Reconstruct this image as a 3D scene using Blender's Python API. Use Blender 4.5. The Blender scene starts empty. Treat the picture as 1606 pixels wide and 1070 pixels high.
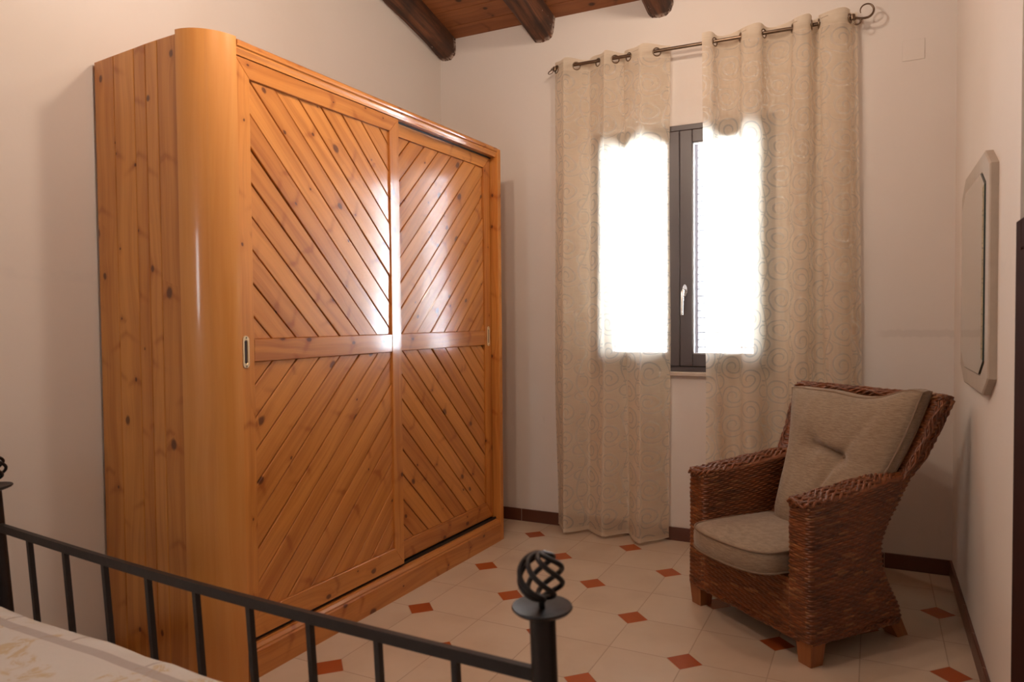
import bpy, math, random
from mathutils import Vector, Matrix, noise
random.seed(7)
PI = math.pi
sc = bpy.context.scene
COL = sc.collection

# ------------------------------------------------------------------ node helper
class S:
    """a shader socket with arithmetic"""
    def __init__(s, t, k): s.t = t; s.k = k
    def _m(s, op, *o, clamp=False):
        n = s.t.nodes.new('ShaderNodeMath'); n.operation = op; n.use_clamp = clamp
        for i, a in enumerate((s,) + o):
            if isinstance(a, S): s.t.links.new(a.k, n.inputs[i])
            else: n.inputs[i].default_value = a
        return S(s.t, n.outputs[0])
    def __add__(s, o): return s._m('ADD', o)
    def __radd__(s, o): return s._m('ADD', o)
    def __sub__(s, o): return s._m('SUBTRACT', o)
    def __rsub__(s, o): return (s * -1.0) + o
    def __mul__(s, o): return s._m('MULTIPLY', o)
    def __rmul__(s, o): return s._m('MULTIPLY', o)
    def __truediv__(s, o): return s._m('DIVIDE', o)
    def abs(s): return s._m('ABSOLUTE')
    def fract(s): return s._m('FRACT')
    def floor(s): return s._m('FLOOR')
    def sin(s): return s._m('SINE')
    def sqrt(s): return s._m('SQRT')
    def lt(s, o): return s._m('LESS_THAN', o)
    def gt(s, o): return s._m('GREATER_THAN', o)
    def max(s, o): return s._m('MAXIMUM', o)
    def min(s, o): return s._m('MINIMUM', o)
    def pow(s, o): return s._m('POWER', o)
    def exp(s): return s._m('EXPONENT')
    def atan2(s, o): return s._m('ARCTAN2', o)
    def step(s, a, b):
        """smooth ramp 0..1 from a to b"""
        n = s.t.nodes.new('ShaderNodeMapRange'); n.interpolation_type = 'SMOOTHSTEP'
        s.t.links.new(s.k, n.inputs[0]); n.inputs[1].default_value = a; n.inputs[2].default_value = b
        n.inputs[3].default_value = 0; n.inputs[4].default_value = 1
        return S(s.t, n.outputs[0])

class T:
    def __init__(s, name):
        s.m = bpy.data.materials.new(name); s.m.use_nodes = True
        s.t = s.m.node_tree; s.nodes = s.t.nodes; s.links = s.t.links
        s.nodes.clear()
        s.out = s.nodes.new('ShaderNodeOutputMaterial')
    def xyz(s, kind='Object'):
        if kind == 'Position':
            g = s.nodes.new('ShaderNodeNewGeometry'); o = g.outputs['Position']
        else:
            g = s.nodes.new('ShaderNodeTexCoord'); o = g.outputs[kind]
        q = s.nodes.new('ShaderNodeSeparateXYZ'); s.links.new(o, q.inputs[0])
        return [S(s.t, q.outputs[i]) for i in range(3)]
    def vec(s, x, y, z=0.0):
        n = s.nodes.new('ShaderNodeCombineXYZ')
        for i, a in enumerate((x, y, z)):
            if isinstance(a, S): s.links.new(a.k, n.inputs[i])
            else: n.inputs[i].default_value = a
        return n.outputs[0]
    def noise(s, v, scale=1.0, detail=3.0, rough=.5, dist=0.0):
        n = s.nodes.new('ShaderNodeTexNoise'); s.links.new(v, n.inputs['Vector'])
        n.inputs['Scale'].default_value = scale; n.inputs['Detail'].default_value = detail
        n.inputs['Roughness'].default_value = rough; n.inputs['Distortion'].default_value = dist
        return S(s.t, n.outputs[0])
    def white(s, v):
        n = s.nodes.new('ShaderNodeTexWhiteNoise'); n.noise_dimensions = '3D'
        s.links.new(v, n.inputs['Vector']); return S(s.t, n.outputs[0])
    def mixc(s, f, a, b):
        n = s.nodes.new('ShaderNodeMix'); n.data_type = 'RGBA'
        ins = [i for i in n.inputs if i.enabled or True]
        fi = n.inputs[0]; ai = n.inputs[6]; bi = n.inputs[7]
        if isinstance(f, S): s.links.new(f.k, fi)
        else: fi.default_value = f
        for i, c in ((ai, a), (bi, b)):
            if isinstance(c, (tuple, list)): i.default_value = (*c[:3], 1)
            else: s.links.new(c, i)
        return n.outputs[2]
    def bump(s, h, strength=.3, dist=.01):
        n = s.nodes.new('ShaderNodeBump'); n.inputs['Strength'].default_value = strength
        n.inputs['Distance'].default_value = dist
        s.links.new(h.k, n.inputs['Height']); return n.outputs[0]
    def bsdf(s, color, rough=.5, metal=0.0, normal=None, coat=0.0, coat_rough=.1, spec=.5, sheen=0.0):
        n = s.nodes.new('ShaderNodeBsdfPrincipled')
        def put(k, v):
            if isinstance(v, S): s.links.new(v.k, n.inputs[k])
            elif isinstance(v, bpy.types.NodeSocket): s.links.new(v, n.inputs[k])
            elif isinstance(v, (tuple, list)): n.inputs[k].default_value = (*v[:3], 1)
            else: n.inputs[k].default_value = v
        put('Base Color', color); put('Roughness', rough); put('Metallic', metal)
        put('Coat Weight', coat); put('Coat Roughness', coat_rough); put('Specular IOR Level', spec)
        put('Sheen Weight', sheen)
        if normal is not None:
            s.links.new(normal, n.inputs['Normal'])
        return n.outputs[0]
    def done(s, sh):
        s.links.new(sh, s.out.inputs['Surface']); return s.m

# ------------------------------------------------------------------ materials
def pine(name, light, dark, knot=(.085, .020, .006), rough=.32, coat=.6, coat_rough=.12, knots=True, tint=.35):
    m = T(name)
    u, v, _ = m.xyz('UV')
    board = m.white(m.vec((v / 10.0).floor(), 3.0, 1.0))
    board2 = m.white(m.vec((v / 10.0).floor(), 9.0, 4.0))
    if knots:
        vo = m.nodes.new('ShaderNodeTexVoronoi'); vo.voronoi_dimensions = '2D'
        m.links.new(m.vec(u * 5.2, v * 7.5), vo.inputs['Vector']); vo.inputs['Scale'].default_value = 1.0
        vo.inputs['Randomness'].default_value = 1.0
        d = S(m.t, vo.outputs['Distance'])
        sp = m.nodes.new('ShaderNodeSeparateXYZ'); m.links.new(vo.outputs['Color'], sp.inputs[0])
        acc = S(m.t, sp.outputs[0]).gt(.42); r = S(m.t, sp.outputs[1]).pow(2.0) * .10 + .03
        q = (d + (m.noise(m.vec(u * 60.0, v * 60.0), 1.0, 1.0) - .5) * .04) / r
        kn = (1.0 - q.step(.55, 1.15)) * acc
        halo = (q * q * -.13).exp() * acc
        ps = m.nodes.new('ShaderNodeSeparateXYZ'); m.links.new(vo.outputs['Position'], ps.inputs[0])
        du = u * 5.2 - S(m.t, ps.outputs[0]); dv = v * 7.5 - S(m.t, ps.outputs[1])
        bend = du + dv.abs() * .35
        flame = ((bend * bend * -260.0) + (dv * dv * -7.0)).exp() * S(m.t, sp.outputs[2]).gt(.5)
        vv = v + halo * .012
    else:
        vv = v; kn = None; halo = None
    wob = m.noise(m.vec(u * 1.3, v * 2.0), 1.0, 2.0)
    g1 = m.noise(m.vec(u * .9, vv * 26.0 + wob * 3.0), 1.0, 3.0, .6)
    g2 = m.noise(m.vec(u * 5.0, vv * 160.0), 1.0, 2.0)
    f = (g1.step(.35, .7) * .55 + g2 * .25 + (board - .5) * tint + .08)
    if halo is not None: f = f + halo * .25 + flame * .55
    c = m.mixc(f._m('MULTIPLY', 1.0, clamp=True), light, dark)
    if kn is not None: c = m.mixc(kn * .85, c, knot)
    low = m.noise(m.vec(u * 3.0, v * 14.0, board2 * 5.0), 1.0, 1.0)
    nb = m.bump(low * 1.0 + g2 * .05, .4, .003)
    return m.done(m.bsdf(c, rough, 0, nb, coat, coat_rough, .3))

M = {}
M['pine'] = pine('varnished_pine', (.66, .275, .060), (.40, .125, .022), tint=.42)
M['pine_door'] = pine('varnished_pine_door', (.65, .262, .056), (.36, .108, .018), rough=.36, coat=.85, coat_rough=.12, tint=.42)
M['pine_smooth'] = pine('clear_pine', (.65, .29, .075), (.55, .21, .045), knots=False, tint=.1, rough=.35)
M['ceiling_board'] = pine('brown_stained_boards', (.34, .125, .042), (.18, .058, .018), (.03, .01, .004), rough=.6, coat=.1)
M['leg_wood'] = pine('orange_leg_wood', (.36, .13, .04), (.22, .07, .02), knots=False, tint=.1, rough=.4, coat=.3)

def m_beam():
    m = T('dark_weathered_beam'); x, y, z = m.xyz('Position')
    u, v, _ = m.xyz('UV')
    n1 = m.noise(m.vec(u * 1.2, v * 18.0), 1.0, 5.0, .65)
    n2 = m.noise(m.vec(x * 9.0, y * 4.0, z * 9.0), 1.0, 3.0)
    c = m.mixc(n1.step(.35, .7), (.045, .018, .010), (.20, .075, .03))
    c = m.mixc(n2.step(.45, .62) * .6, c, (.022, .012, .008))
    fl = m.noise(m.vec(x * 38.0, y * 22.0, z * 38.0), 1.0, 2.0)
    patch = m.noise(m.vec(x * 5.0, y * 3.0, z * 5.0), 1.0, 1.0)
    fleck = fl.step(.70, .74) * patch.step(.50, .58)
    end = y.step(1.40, 1.436) * m.noise(m.vec(x * 60.0, y * 30.0, z * 60.0), 1.0, 3.0).step(.42, .58)
    c = m.mixc(fleck.max(end) * .8, c, (.55, .45, .38))
    return m.done(m.bsdf(c, .7, 0, m.bump(n1 + n2 * .5, .5, .01)))
M['beam'] = m_beam()

def m_wall(name, base, stain=None):
    m = T(name); x, y, z = m.xyz('Position')
    p = m.vec(x, y, z)
    n1 = m.noise(p, 1.6, 3.0); n2 = m.noise(p, 14.0, 4.0, .6)
    c = m.mixc(n1.step(.35, .75) * .35, base, tuple(a * b for a, b in zip(base, (.93, .90, .87))))
    if stain == 'back':
        w = m.noise(m.vec(x * 14.0, 0.0, 3.0), 1.0, 3.0) * .06
        a = (z - 1.215 + w - .03).abs()
        s1 = (1.0 - a.step(.012, .024)) * x.step(1.84, 1.90)
        c = m.mixc(s1 * .2, c, (.42, .36, .31))
        smear = m.noise(m.vec(x * 9.0, 1.0, z * 3.5 + x * 5.0), 1.0, 2.0).step(.66, .74) * (1.0 - z.step(.7, .95))
        c = m.mixc(smear * .2, c, (.45, .37, .30))
    if stain == 'left':
        a = (z - 1.45 + y * .02).abs()
        c = m.mixc((1.0 - a.step(.01, .03)) * n2.step(.4, .6) * .15, c, (.55, .52, .50))
    return m.done(m.bsdf(c, .85, 0, m.bump(n2 + n1 * 2.0, .18, .006), spec=.25))
WB = (.74, .68, .625)
M['wall_back'] = m_wall('plaster_back', WB, 'back')
M['wall'] = m_wall('plaster', WB, 'left')
M['plate'] = m_wall('painted_plate', (.70, .64, .585))

def m_floor():
    m = T('octagon_and_dot_tiles'); x, y, z = m.xyz('Position')
    X = x / .3; Y = y / .3
    a = (X + Y) * .5; b = (X - Y) * .5
    fa = (a + .5).fract() - .5; fb = (b + .5).fract() - .5
    e = fa.abs().max(fb.abs())
    dot = 1.0 - e.step(.1125, .1155)
    ring = e.step(.1125, .115) * (1.0 - e.step(.118, .121))
    gx = ((X + .5).fract() - .5).abs(); gy = ((Y + .5).fract() - .5).abs()
    g = (1.0 - gx.min(gy).step(.004, .009)).max(ring) * (1.0 - dot)
    tid = m.white(m.vec(X.floor(), Y.floor(), 2.0))
    p = m.vec(x, y, tid * 7.0)
    n1 = m.noise(p, 3.5, 3.0, .5, 0); n2 = m.noise(p, 30.0, 3.0)
    c = m.mixc(n1.step(.3, .75), (.60, .475, .36), (.52, .40, .295))
    c = m.mixc(n2 * .2 + tid * .15, c, (.64, .53, .42))
    did = m.white(m.vec((a + .5).floor(), (b + .5).floor(), 5.0))
    dc = m.mixc(did * .6 + n2 * .2, (.42, .095, .022), (.30, .062, .016))
    c = m.mixc(g * .55, c, (.30, .22, .16))
    c = m.mixc(dot, c, dc)
    rg = .26
    return m.done(m.bsdf(c, rg, 0, m.bump(g * -1.0 + n1 * .1, .25, .002), spec=.4))
M['floor'] = m_floor()

def m_base():
    m = T('brown_skirting_tile'); x, y, z = m.xyz('Position')
    t = x + y * 1.0
    f = ((t / .30 + .93 - .012).fract() - .5).abs()
    g = f.gt(.4945)
    c = m.mixc(m.noise(m.vec(x, y, z), 8.0) , (.13, .042, .022), (.09, .028, .015))
    c = m.mixc(g * .8, c, (.5, .42, .35))
    return m.done(m.bsdf(c, .35))
M['base'] = m_base()

def simple(name, col, rough=.5, metal=0.0, var=.12, scale=20.0, bumps=.0, coat=0.0, spec=.5):
    m = T(name); p = m.vec(*m.xyz('Object'))
    n = m.noise(p, scale, 3.0)
    c = m.mixc(n, tuple(a * (1 - var) for a in col), tuple(min(1, a * (1 + var)) for a in col))
    nb = m.bump(n, bumps, .004) if bumps else None
    return m.done(m.bsdf(c, rough, metal, nb, coat, .15, spec))
M['iron'] = simple('black_iron', (.016, .013, .014), .42, .2, .3, 60, .15)
M['frame'] = simple('taupe_window_paint', (.078, .060, .058), .38, 0, .05, 6)
M['gasket'] = simple('black_gasket', (.015, .013, .013), .6)
M['steel'] = simple('brushed_steel', (.75, .72, .70), .25, 1.0, .05, 40)
M['rod'] = simple('antique_bronze', (.17, .115, .075), .32, .85, .25, 40)
M['ring'] = simple('bronze_eyelet', (.24, .17, .11), .3, .85, .2, 40)
M['brass'] = simple('pale_brass', (.72, .55, .33), .35, .55, .1, 60)
M['dark'] = simple('dark_recess', (.03, .012, .006), .7)
M['track'] = simple('dark_track', (.012, .009, .008), .5)
M['carcass'] = pine('carcass_pine', (.42, .15, .04), (.25, .075, .02), knots=False)
M['shutter'] = simple('grey_shutter_paint', (.50, .48, .50), .5, 0, .05, 10)
M['marble'] = simple('beige_sill_marble', (.50, .40, .32), .3, 0, .2, 12)
M['cabinet'] = simple('dark_brown_wood', (.035, .010, .006), .85, 0, .3, 12, .1, 0, .08)
M['mframe'] = simple('pale_mirror_frame', (.44, .365, .295), .5, 0, .1, 30, .1)
M['glassedge'] = simple('dark_glass_edge', (.03, .05, .045), .1, 0, .1)

def m_mirror():
    m = T('mirror_silver'); p = m.vec(*m.xyz('Object'))
    c = m.mixc(m.noise(p, 3.0) * .3, (.80, .82, .78), (.74, .77, .72))
    return m.done(m.bsdf(c, .02, 1.0))
M['mirror'] = m_mirror()

def m_glass():
    m = T('window_glass')
    fr = m.nodes.new('ShaderNodeFresnel'); fr.inputs[0].default_value = 1.45
    a = m.nodes.new('ShaderNodeBsdfTransparent'); a.inputs[0].default_value = (.97, .98, .98, 1)
    b = m.nodes.new('ShaderNodeBsdfGlossy'); b.inputs['Roughness'].default_value = .01
    mx = m.nodes.new('ShaderNodeMixShader')
    m.links.new(fr.outputs[0], mx.inputs[0]); m.links.new(a.outputs[0], mx.inputs[1]); m.links.new(b.outputs[0], mx.inputs[2])
    return m.done(mx.outputs[0])
M['glass'] = m_glass()

def m_curtain():
    m = T('sheer_curtain_with_scrolls'); u, v, _ = m.xyz('UV')
    W = .0082
    wx = (m.noise(m.vec(u * 5.0, v * 5.0, 3.0), 1.0, 1.0) - .5) * .05; wy = (m.noise(m.vec(u * 5.0, v * 5.0, 9.0), 1.0, 1.0) - .5) * .05
    u0, v0 = u, v; u = u + wx; v = v + wy
    def spiral(cu, cv, ou, ov, R, pitch, alt, rot=0.0):
        cx = u / cu + ou; cy0 = v / cv + ov
        ix = cx.floor()
        cy = cy0 + ix * .37
        x = (cx.fract() - .5) * cu; y = (cy.fract() - .5) * cv
        sgn = ((ix * .5).fract() * 4.0 - 1.0) if alt else 1.0
        x = x * sgn
        r = (x * x + y * y).sqrt(); th = y.atan2(x)
        t = r / pitch - (th + rot) / (2 * PI)
        ln = ((t.fract() - .5).abs() * pitch).lt(W / 2)
        return ln * r.lt(R) * r.gt(pitch * .42)
    s1 = spiral(.17, .165, 0.0, 0.0, .070, .030, True)
    # small rings and links between the scrolls
    def ring(cu, cv, ou, ov, R, lo):
        cx = u / cu + ou; ix = cx.floor(); cy = v / cv + ov + ix * .37
        x = (cx.fract() - .5) * cu; y = (cy.fract() - .5) * cv
        r = (x * x + y * y).sqrt()
        return (r - R).abs().lt(W / 2) * (x * lo).gt(-.012)
    r1 = ring(.17, .165, .5, .5, .036, 1.0)
    r2 = ring(.17, .165, .5, .02, .030, -1.0)
    cx = u / .17 + .5
    wav = ((cx.fract() - .5) * .17 + (v * (2 * PI / .33) + cx.floor() * 2.3).sin() * .024).abs().lt(W / 2)
    pat = s1.max(r1).max(r2).max(wav)
    u, v = u0, v0
    th = m.noise(m.vec(u * 300.0, v * 60.0), 1.0, 2.0)
    slub = m.noise(m.vec(u * 14.0, v * 420.0), 1.0, 3.0)
    hem = v.lt(.030).max(v.gt(2.775)) * 1.0
    pat = pat * (1.0 - hem)
    col = m.mixc(slub * .7 + th * .2, (.86, .76, .62), (.72, .61, .47))
    col = m.mixc(pat * .9, col, (.97, .91, .80))
    dif = m.nodes.new('ShaderNodeBsdfDiffuse'); m.links.new(col, dif.inputs[0])
    tr = m.nodes.new('ShaderNodeBsdfTranslucent'); m.links.new(m.mixc(.5, col, (.95, .88, .76)), tr.inputs[0])
    tp = m.nodes.new('ShaderNodeBsdfTransparent')
    def mix(f, a, b):
        n = m.nodes.new('ShaderNodeMixShader')
        if isinstance(f, S): m.links.new(f.k, n.inputs[0])
        else: n.inputs[0].default_value = f
        m.links.new(a, n.inputs[1]); m.links.new(b, n.inputs[2]); return n.outputs[0]
    body = mix(.42, dif.outputs[0], tr.outputs[0])
    alpha = (.12 + slub * .16) + pat * .31 - hem * .12
    return m.done(mix(alpha, body, tp.outputs[0]))
M['curtain'] = m_curtain()

def m_wicker():
    m = T('woven_rattan'); u, v, _ = m.xyz('UV')
    row = v.floor()
    stk = (u / .036).floor()
    n1 = m.noise(m.vec(u * 9.0, row * 3.7), 1.0, 3.0, .7)
    n2 = m.noise(m.vec(u * 60.0, v * 5.0), 1.0, 2.0)
    n3 = m.white(m.vec(row, (u / .05 + row * .37).floor(), 1.0))
    n4 = m.white(m.vec(row, stk, 6.0))
    big = m.noise(m.vec(u * 3.0, v * .05), 1.0, 2.0)
    c = m.mixc((n1.step(.3, .7) * .7 + n4 * .25), (.060, .015, .005), (.28, .082, .020))
    c = m.mixc(n2.step(.45, .8) * .45, c, (.34, .12, .038))
    c = m.mixc(n3.gt(.93) * .4, c, (.50, .25, .10))
    c = m.mixc(big.step(.4, .7) * .3, c, (.06, .018, .008))
    return m.done(m.bsdf(c, .42, 0, m.bump(n2, .4, .003), coat=.15, coat_rough=.3))
M['wicker'] = m_wicker()

def m_cushion():
    m = T('taupe_chenille'); x, y, z = m.xyz('Object')
    s = m.noise(m.vec(x * 35.0, y * 35.0, z * 260.0), 1.0, 3.0, .7)
    b = m.noise(m.vec(x, y, z), 6.0, 2.0)
    c = m.mixc(s.step(.3, .7), (.23, .165, .11), (.36, .27, .185))
    c = m.mixc(b * .4, c, (.26, .185, .125))
    return m.done(m.bsdf(c, .9, 0, m.bump(s, .35, .003), sheen=.3, spec=.2))
M['cushion'] = m_cushion()
M['piping'] = simple('cushion_piping', (.24, .165, .11), .85, 0, .2, 60)

def m_quilt():
    m = T('cream_bedspread'); x, y, z = m.xyz('Object')
    p = m.vec(x, y, z)
    # object space: y = 0 at the foot edge, negative towards the head, x from the left edge
    def band(q, c, w): return 1.0 - (q - c).abs().step(w * .8, w)
    f = band(y, -.095, .015).max(band(x, .085, .020)).max(band(x, 1.75, .017))
    cr = ((x / .29).fract() - .5).abs().gt(.485) * y.gt(-.105)
    n = m.noise(p, 4.0, 4.0, .6, 1.2)
    n2 = m.noise(p, 11.0, 4.0, .7, 2.0)
    c = m.mixc(n2 * .4, (.60, .55, .49), (.52, .47, .42))
    c = m.mixc(n.step(.50, .57) * n2.step(.45, .57) * .8, c, (.50, .35, .16))
    c = m.mixc(f.max(cr) * .75, c, (.34, .27, .235))
    return m.done(m.bsdf(c, .75, 0, m.bump(m.noise(p, 60.0) + n * 2.0, .2, .006), sheen=.2, spec=.3))
M['quilt'] = m_quilt()

# ------------------------------------------------------------------ mesh helper
class MB:
    def __init__(s): s.v = []; s.f = []; s.uv = []; s.mi = []
    def face(s, pts, uvs=None, mi=0):
        b = len(s.v); s.v += [tuple(p) for p in pts]
        s.f.append(tuple(range(b, b + len(pts))))
        s.uv.append(uvs or [(0, 0)] * len(pts)); s.mi.append(mi)
    def grid(s, P, UV=None, closed_u=False, mi=0, skip=None):
        """P[i][j] points; shared vertices"""
        n = len(P); k = len(P[0]); b = len(s.v)
        for r in P: s.v += [tuple(p) for p in r]
        for i in range(n - (0 if closed_u else 1)):
            i2 = (i + 1) % n
            for j in range(k - 1):
                if skip and skip(i, j): continue
                s.f.append((b + i * k + j, b + i2 * k + j, b + i2 * k + j + 1, b + i * k + j + 1))
                if UV:
                    if i2 < i: us = 2 * UV[n - 1][j][0] - UV[n - 2][j][0]; a = [UV[i][j], (us, UV[i][j][1]), (us, UV[i][j + 1][1]), UV[i][j + 1]]
                    else: a = [UV[i][j], UV[i2][j], UV[i2][j + 1], UV[i][j + 1]]
                else: a = [(0, 0)] * 4
                s.uv.append(a); s.mi.append(mi)
    def box(s, lo, hi, grain=0, bev=.0, M4=None, mi=0):
        """box with pine UVs along axis `grain`"""
        r1 = random.uniform(0, 40); r2 = random.randrange(1, 400) * 10 + 5
        ax = [a for a in range(3) if a != grain]
        x0, y0, z0 = lo; x1, y1, z1 = hi
        c = [(x0, y0, z0), (x1, y0, z0), (x1, y1, z0), (x0, y1, z0), (x0, y0, z1), (x1, y0, z1), (x1, y1, z1), (x0, y1, z1)]
        def uvf(p): return (p[grain] + r1, r2 + p[ax[0]] + p[ax[1]])
        if bev <= 0:
            fs = [(0, 3, 2, 1), (4, 5, 6, 7), (0, 1, 5, 4), (1, 2, 6, 5), (2, 3, 7, 6), (3, 0, 4, 7)]
            for f in fs:
                pts = [c[i] for i in f]; uv = [uvf(p) for p in pts]
                if M4: pts = [M4 @ Vector(p) for p in pts]
                s.face(pts, uv, mi)
            return
        import itertools
        V = {}
        ctr = [(a + b) / 2 for a, b in zip(lo, hi)]
        b0 = len(s.v)
        for sx, sy, sz in itertools.product((0, 1), repeat=3):
            for k in range(3):
                p = [lo[i] if (sx, sy, sz)[i] == 0 else hi[i] for i in range(3)]
                for i in range(3):
                    if i != k: p[i] += bev if (sx, sy, sz)[i] == 0 else -bev
                V[(sx, sy, sz, k)] = tuple(p)
        polys = []
        for k in range(3):
            o = [i for i in range(3) if i != k]
            for sd in (0, 1):
                q = []
                for (a, b) in ((0, 0), (1, 0), (1, 1), (0, 1)):
                    t = [0, 0, 0]; t[k] = sd; t[o[0]] = a; t[o[1]] = b; q.append(V[(*t, k)])
                polys.append(q)
        for k in range(3):
            o = [i for i in range(3) if i != k]
            for a, b in ((0, 0), (0, 1), (1, 0), (1, 1)):
                t0 = [0, 0, 0]; t0[o[0]] = a; t0[o[1]] = b; t1 = list(t0); t1[k] = 1
                polys.append([V[(*t0, o[0])], V[(*t1, o[0])], V[(*t1, o[1])], V[(*t0, o[1])]])
        for t in itertools.product((0, 1), repeat=3):
            polys.append([V[(*t, 0)], V[(*t, 1)], V[(*t, 2)]])
        for q in polys:
            nn = (Vector(q[1]) - Vector(q[0])).cross(Vector(q[2]) - Vector(q[0]))
            cc = sum((Vector(p) for p in q), Vector()) / len(q) - Vector(ctr)
            if nn.dot(cc) < 0: q = q[::-1]
            uv = [uvf(p) for p in q]
            if M4: q = [M4 @ Vector(p) for p in q]
            s.face(q, uv, mi)
    def tube(s, path, r, seg=10, cap=True, mi=0, closed=False, k=1.0):
        path = [Vector(p) for p in path]; n = len(path)
        rr = r if isinstance(r, (list, tuple)) else [r] * n
        rings = []; prev = None
        for i, p in enumerate(path):
            if closed: t = (path[(i + 1) % n] - path[i - 1])
            else: t = path[min(i + 1, n - 1)] - path[max(i - 1, 0)]
            t.normalize()
            if prev is None:
                a = Vector((0, 0, 1)) if abs(t.z) < .9 else Vector((1, 0, 0))
                x = t.cross(a).normalized()
            else: x = (prev - t * prev.dot(t)).normalized()
            y = t.cross(x); prev = x
            rings.append([p + (x * math.cos(2 * PI * j / seg) + y * math.sin(2 * PI * j / seg)) * rr[i] for j in range(seg)])
        b = len(s.v)
        for q in rings: s.v += [tuple(p) for p in q]
        L = [0]
        for i in range(1, n): L.append(L[-1] + (path[i] - path[i - 1]).length)
        for i in range(n if closed else n - 1):
            i2 = (i + 1) % n
            for j in range(seg):
                j2 = (j + 1) % seg
                s.f.append((b + i * seg + j, b + i * seg + j2, b + i2 * seg + j2, b + i2 * seg + j))
                s.uv.append([(L[i], j / seg * k), (L[i], (j + 1) / seg * k), (L[i2], (j + 1) / seg * k), (L[i2], j / seg * k)]); s.mi.append(mi)
        if cap and not closed:
            s.f.append(tuple(b + j for j in range(seg))[::-1]); s.uv.append([(0, 0)] * seg); s.mi.append(mi)
            s.f.append(tuple(b + (n - 1) * seg + j for j in range(seg))); s.uv.append([(0, 0)] * seg); s.mi.append(mi)
    def lathe(s, prof, c, seg=28, mi=0):
        """prof: (radius, z)"""
        P = []
        for i in range(seg):
            a = 2 * PI * i / seg
            P.append([(c[0] + math.cos(a) * r, c[1] + math.sin(a) * r, c[2] + z) for r, z in prof])
        s.grid(P, None, closed_u=True, mi=mi)
    def prism(s, pts, O, ex, ey, th, g=(1, 0), bev=.0, tilt=(0, 0), mi=0):
        """polygon pts (2D, ccw seen from +n) extruded backwards by th; pine UV with grain direction g"""
        O = Vector(O); ex = Vector(ex); ey = Vector(ey); n = ex.cross(ey)
        gl = math.hypot(*g); g = (g[0] / gl, g[1] / gl)
        r1 = random.uniform(0, 40); r2 = random.randrange(1, 400) * 10 + 5
        k = len(pts)
        cx = sum(p[0] for p in pts) / k; cy = sum(p[1] for p in pts) / k
        def uv(p, d=0): return (p[0] * g[0] + p[1] * g[1] + r1, r2 - p[0] * g[1] + p[1] * g[0] + d)
        def P(p, d): return O + ex * p[0] + ey * p[1] + n * (d + tilt[0] * (p[0] - cx) + tilt[1] * (p[1] - cy))
        front = pts
        if bev > 0:
            ins = []
            for i in range(k):
                a, b, c = Vector(pts[i - 1]), Vector(pts[i]), Vector(pts[(i + 1) % k])
                e1 = (b - a); e2 = (c - b)
                if e1.length < 1e-6 or e2.length < 1e-6: ins.append(tuple(b)); continue
                e1.normalize(); e2.normalize()
                n1 = Vector((-e1.y, e1.x)); n2 = Vector((-e2.y, e2.x))
                den = 1 + n1.dot(n2)
                m = (n1 + n2) / max(den, .25)
                ins.append(tuple(b + m * bev))
            front = ins
            for i in range(k):
                j = (i + 1) % k
                s.face([P(pts[i], -bev), P(pts[j], -bev), P(front[j], 0), P(front[i], 0)], [uv(pts[i]), uv(pts[j]), uv(front[j]), uv(front[i])], mi)
        s.face([P(p, 0) for p in front], [uv(p) for p in front], mi)
        for i in range(k):
            j = (i + 1) % k
            s.face([P(pts[i], -th), P(pts[j], -th), P(pts[j], -bev), P(pts[i], -bev)], [uv(pts[i], -th), uv(pts[j], -th), uv(pts[j]), uv(pts[i])], mi)
        s.face([P(p, -th) for p in pts][::-1], [uv(p) for p in pts][::-1], mi)
    def build(s, name, mats, parent=None, smooth=False, angle=None):
        me = bpy.data.meshes.new(name); me.from_pydata(s.v, [], s.f)
        uvl = me.uv_layers.new(name='UVMap')
        i = 0
        for f in s.uv:
            for c in f: uvl.data[i].uv = c; i += 1
        if not isinstance(mats, (list, tuple)): mats = [mats]
        for q in mats: me.materials.append(q)
        me.polygons.foreach_set('material_index', s.mi)
        if smooth:
            me.polygons.foreach_set('use_smooth', [True] * len(me.polygons))
            if angle:
                me.update()
                import bmesh
                bm = bmesh.new(); bm.from_mesh(me)
                for e in bm.edges:
                    if len(e.link_faces) == 2 and e.calc_face_angle(0) > angle: e.smooth = False
                bm.to_mesh(me); bm.free()
        me.update()
        o = bpy.data.objects.new(name, me); COL.objects.link(o)
        if parent: o.parent = parent
        return o

def empty(name, loc=(0, 0, 0), rz=0.0):
    o = bpy.data.objects.new(name, None); COL.objects.link(o)
    o.location = loc; o.rotation_euler.z = rz; o.empty_display_size = .1
    return o
def tag(o, label=None, cat=None, group=None, kind=None):
    if label: o['label'] = label
    if cat: o['category'] = cat
    if group: o['group'] = group
    if kind: o['kind'] = kind
    return o
def struct(o, label=None): 
    o['kind'] = 'structure'
    if label: o['label'] = label
    return o
def cpy(o, parent=None):
    c = o.copy(); COL.objects.link(c); c.parent = parent; return c

def clip(poly, a, b, c):
    """keep a*x+b*y >= c"""
    out = []
    for i in range(len(poly)):
        p, q = poly[i - 1], poly[i]
        dp = a * p[0] + b * p[1] - c; dq = a * q[0] + b * q[1] - c
        if (dp < 0) != (dq < 0):
            t = dp / (dp - dq); out.append((p[0] + (q[0] - p[0]) * t, p[1] + (q[1] - p[1]) * t))
        if dq >= 0: out.append(q)
    return out

# ------------------------------------------------------------------ room shell
XL, XR, YB, YF = -.79, 2.20, 1.44, -4.0
SL = .24                                   # ceiling pitch: it climbs away from the window wall
def zc(y): return 3.165 + SL * (YB - y)
WX0, WX1, WZ0, WZ1 = .305, 1.352, .992, 2.408   # window opening

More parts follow.
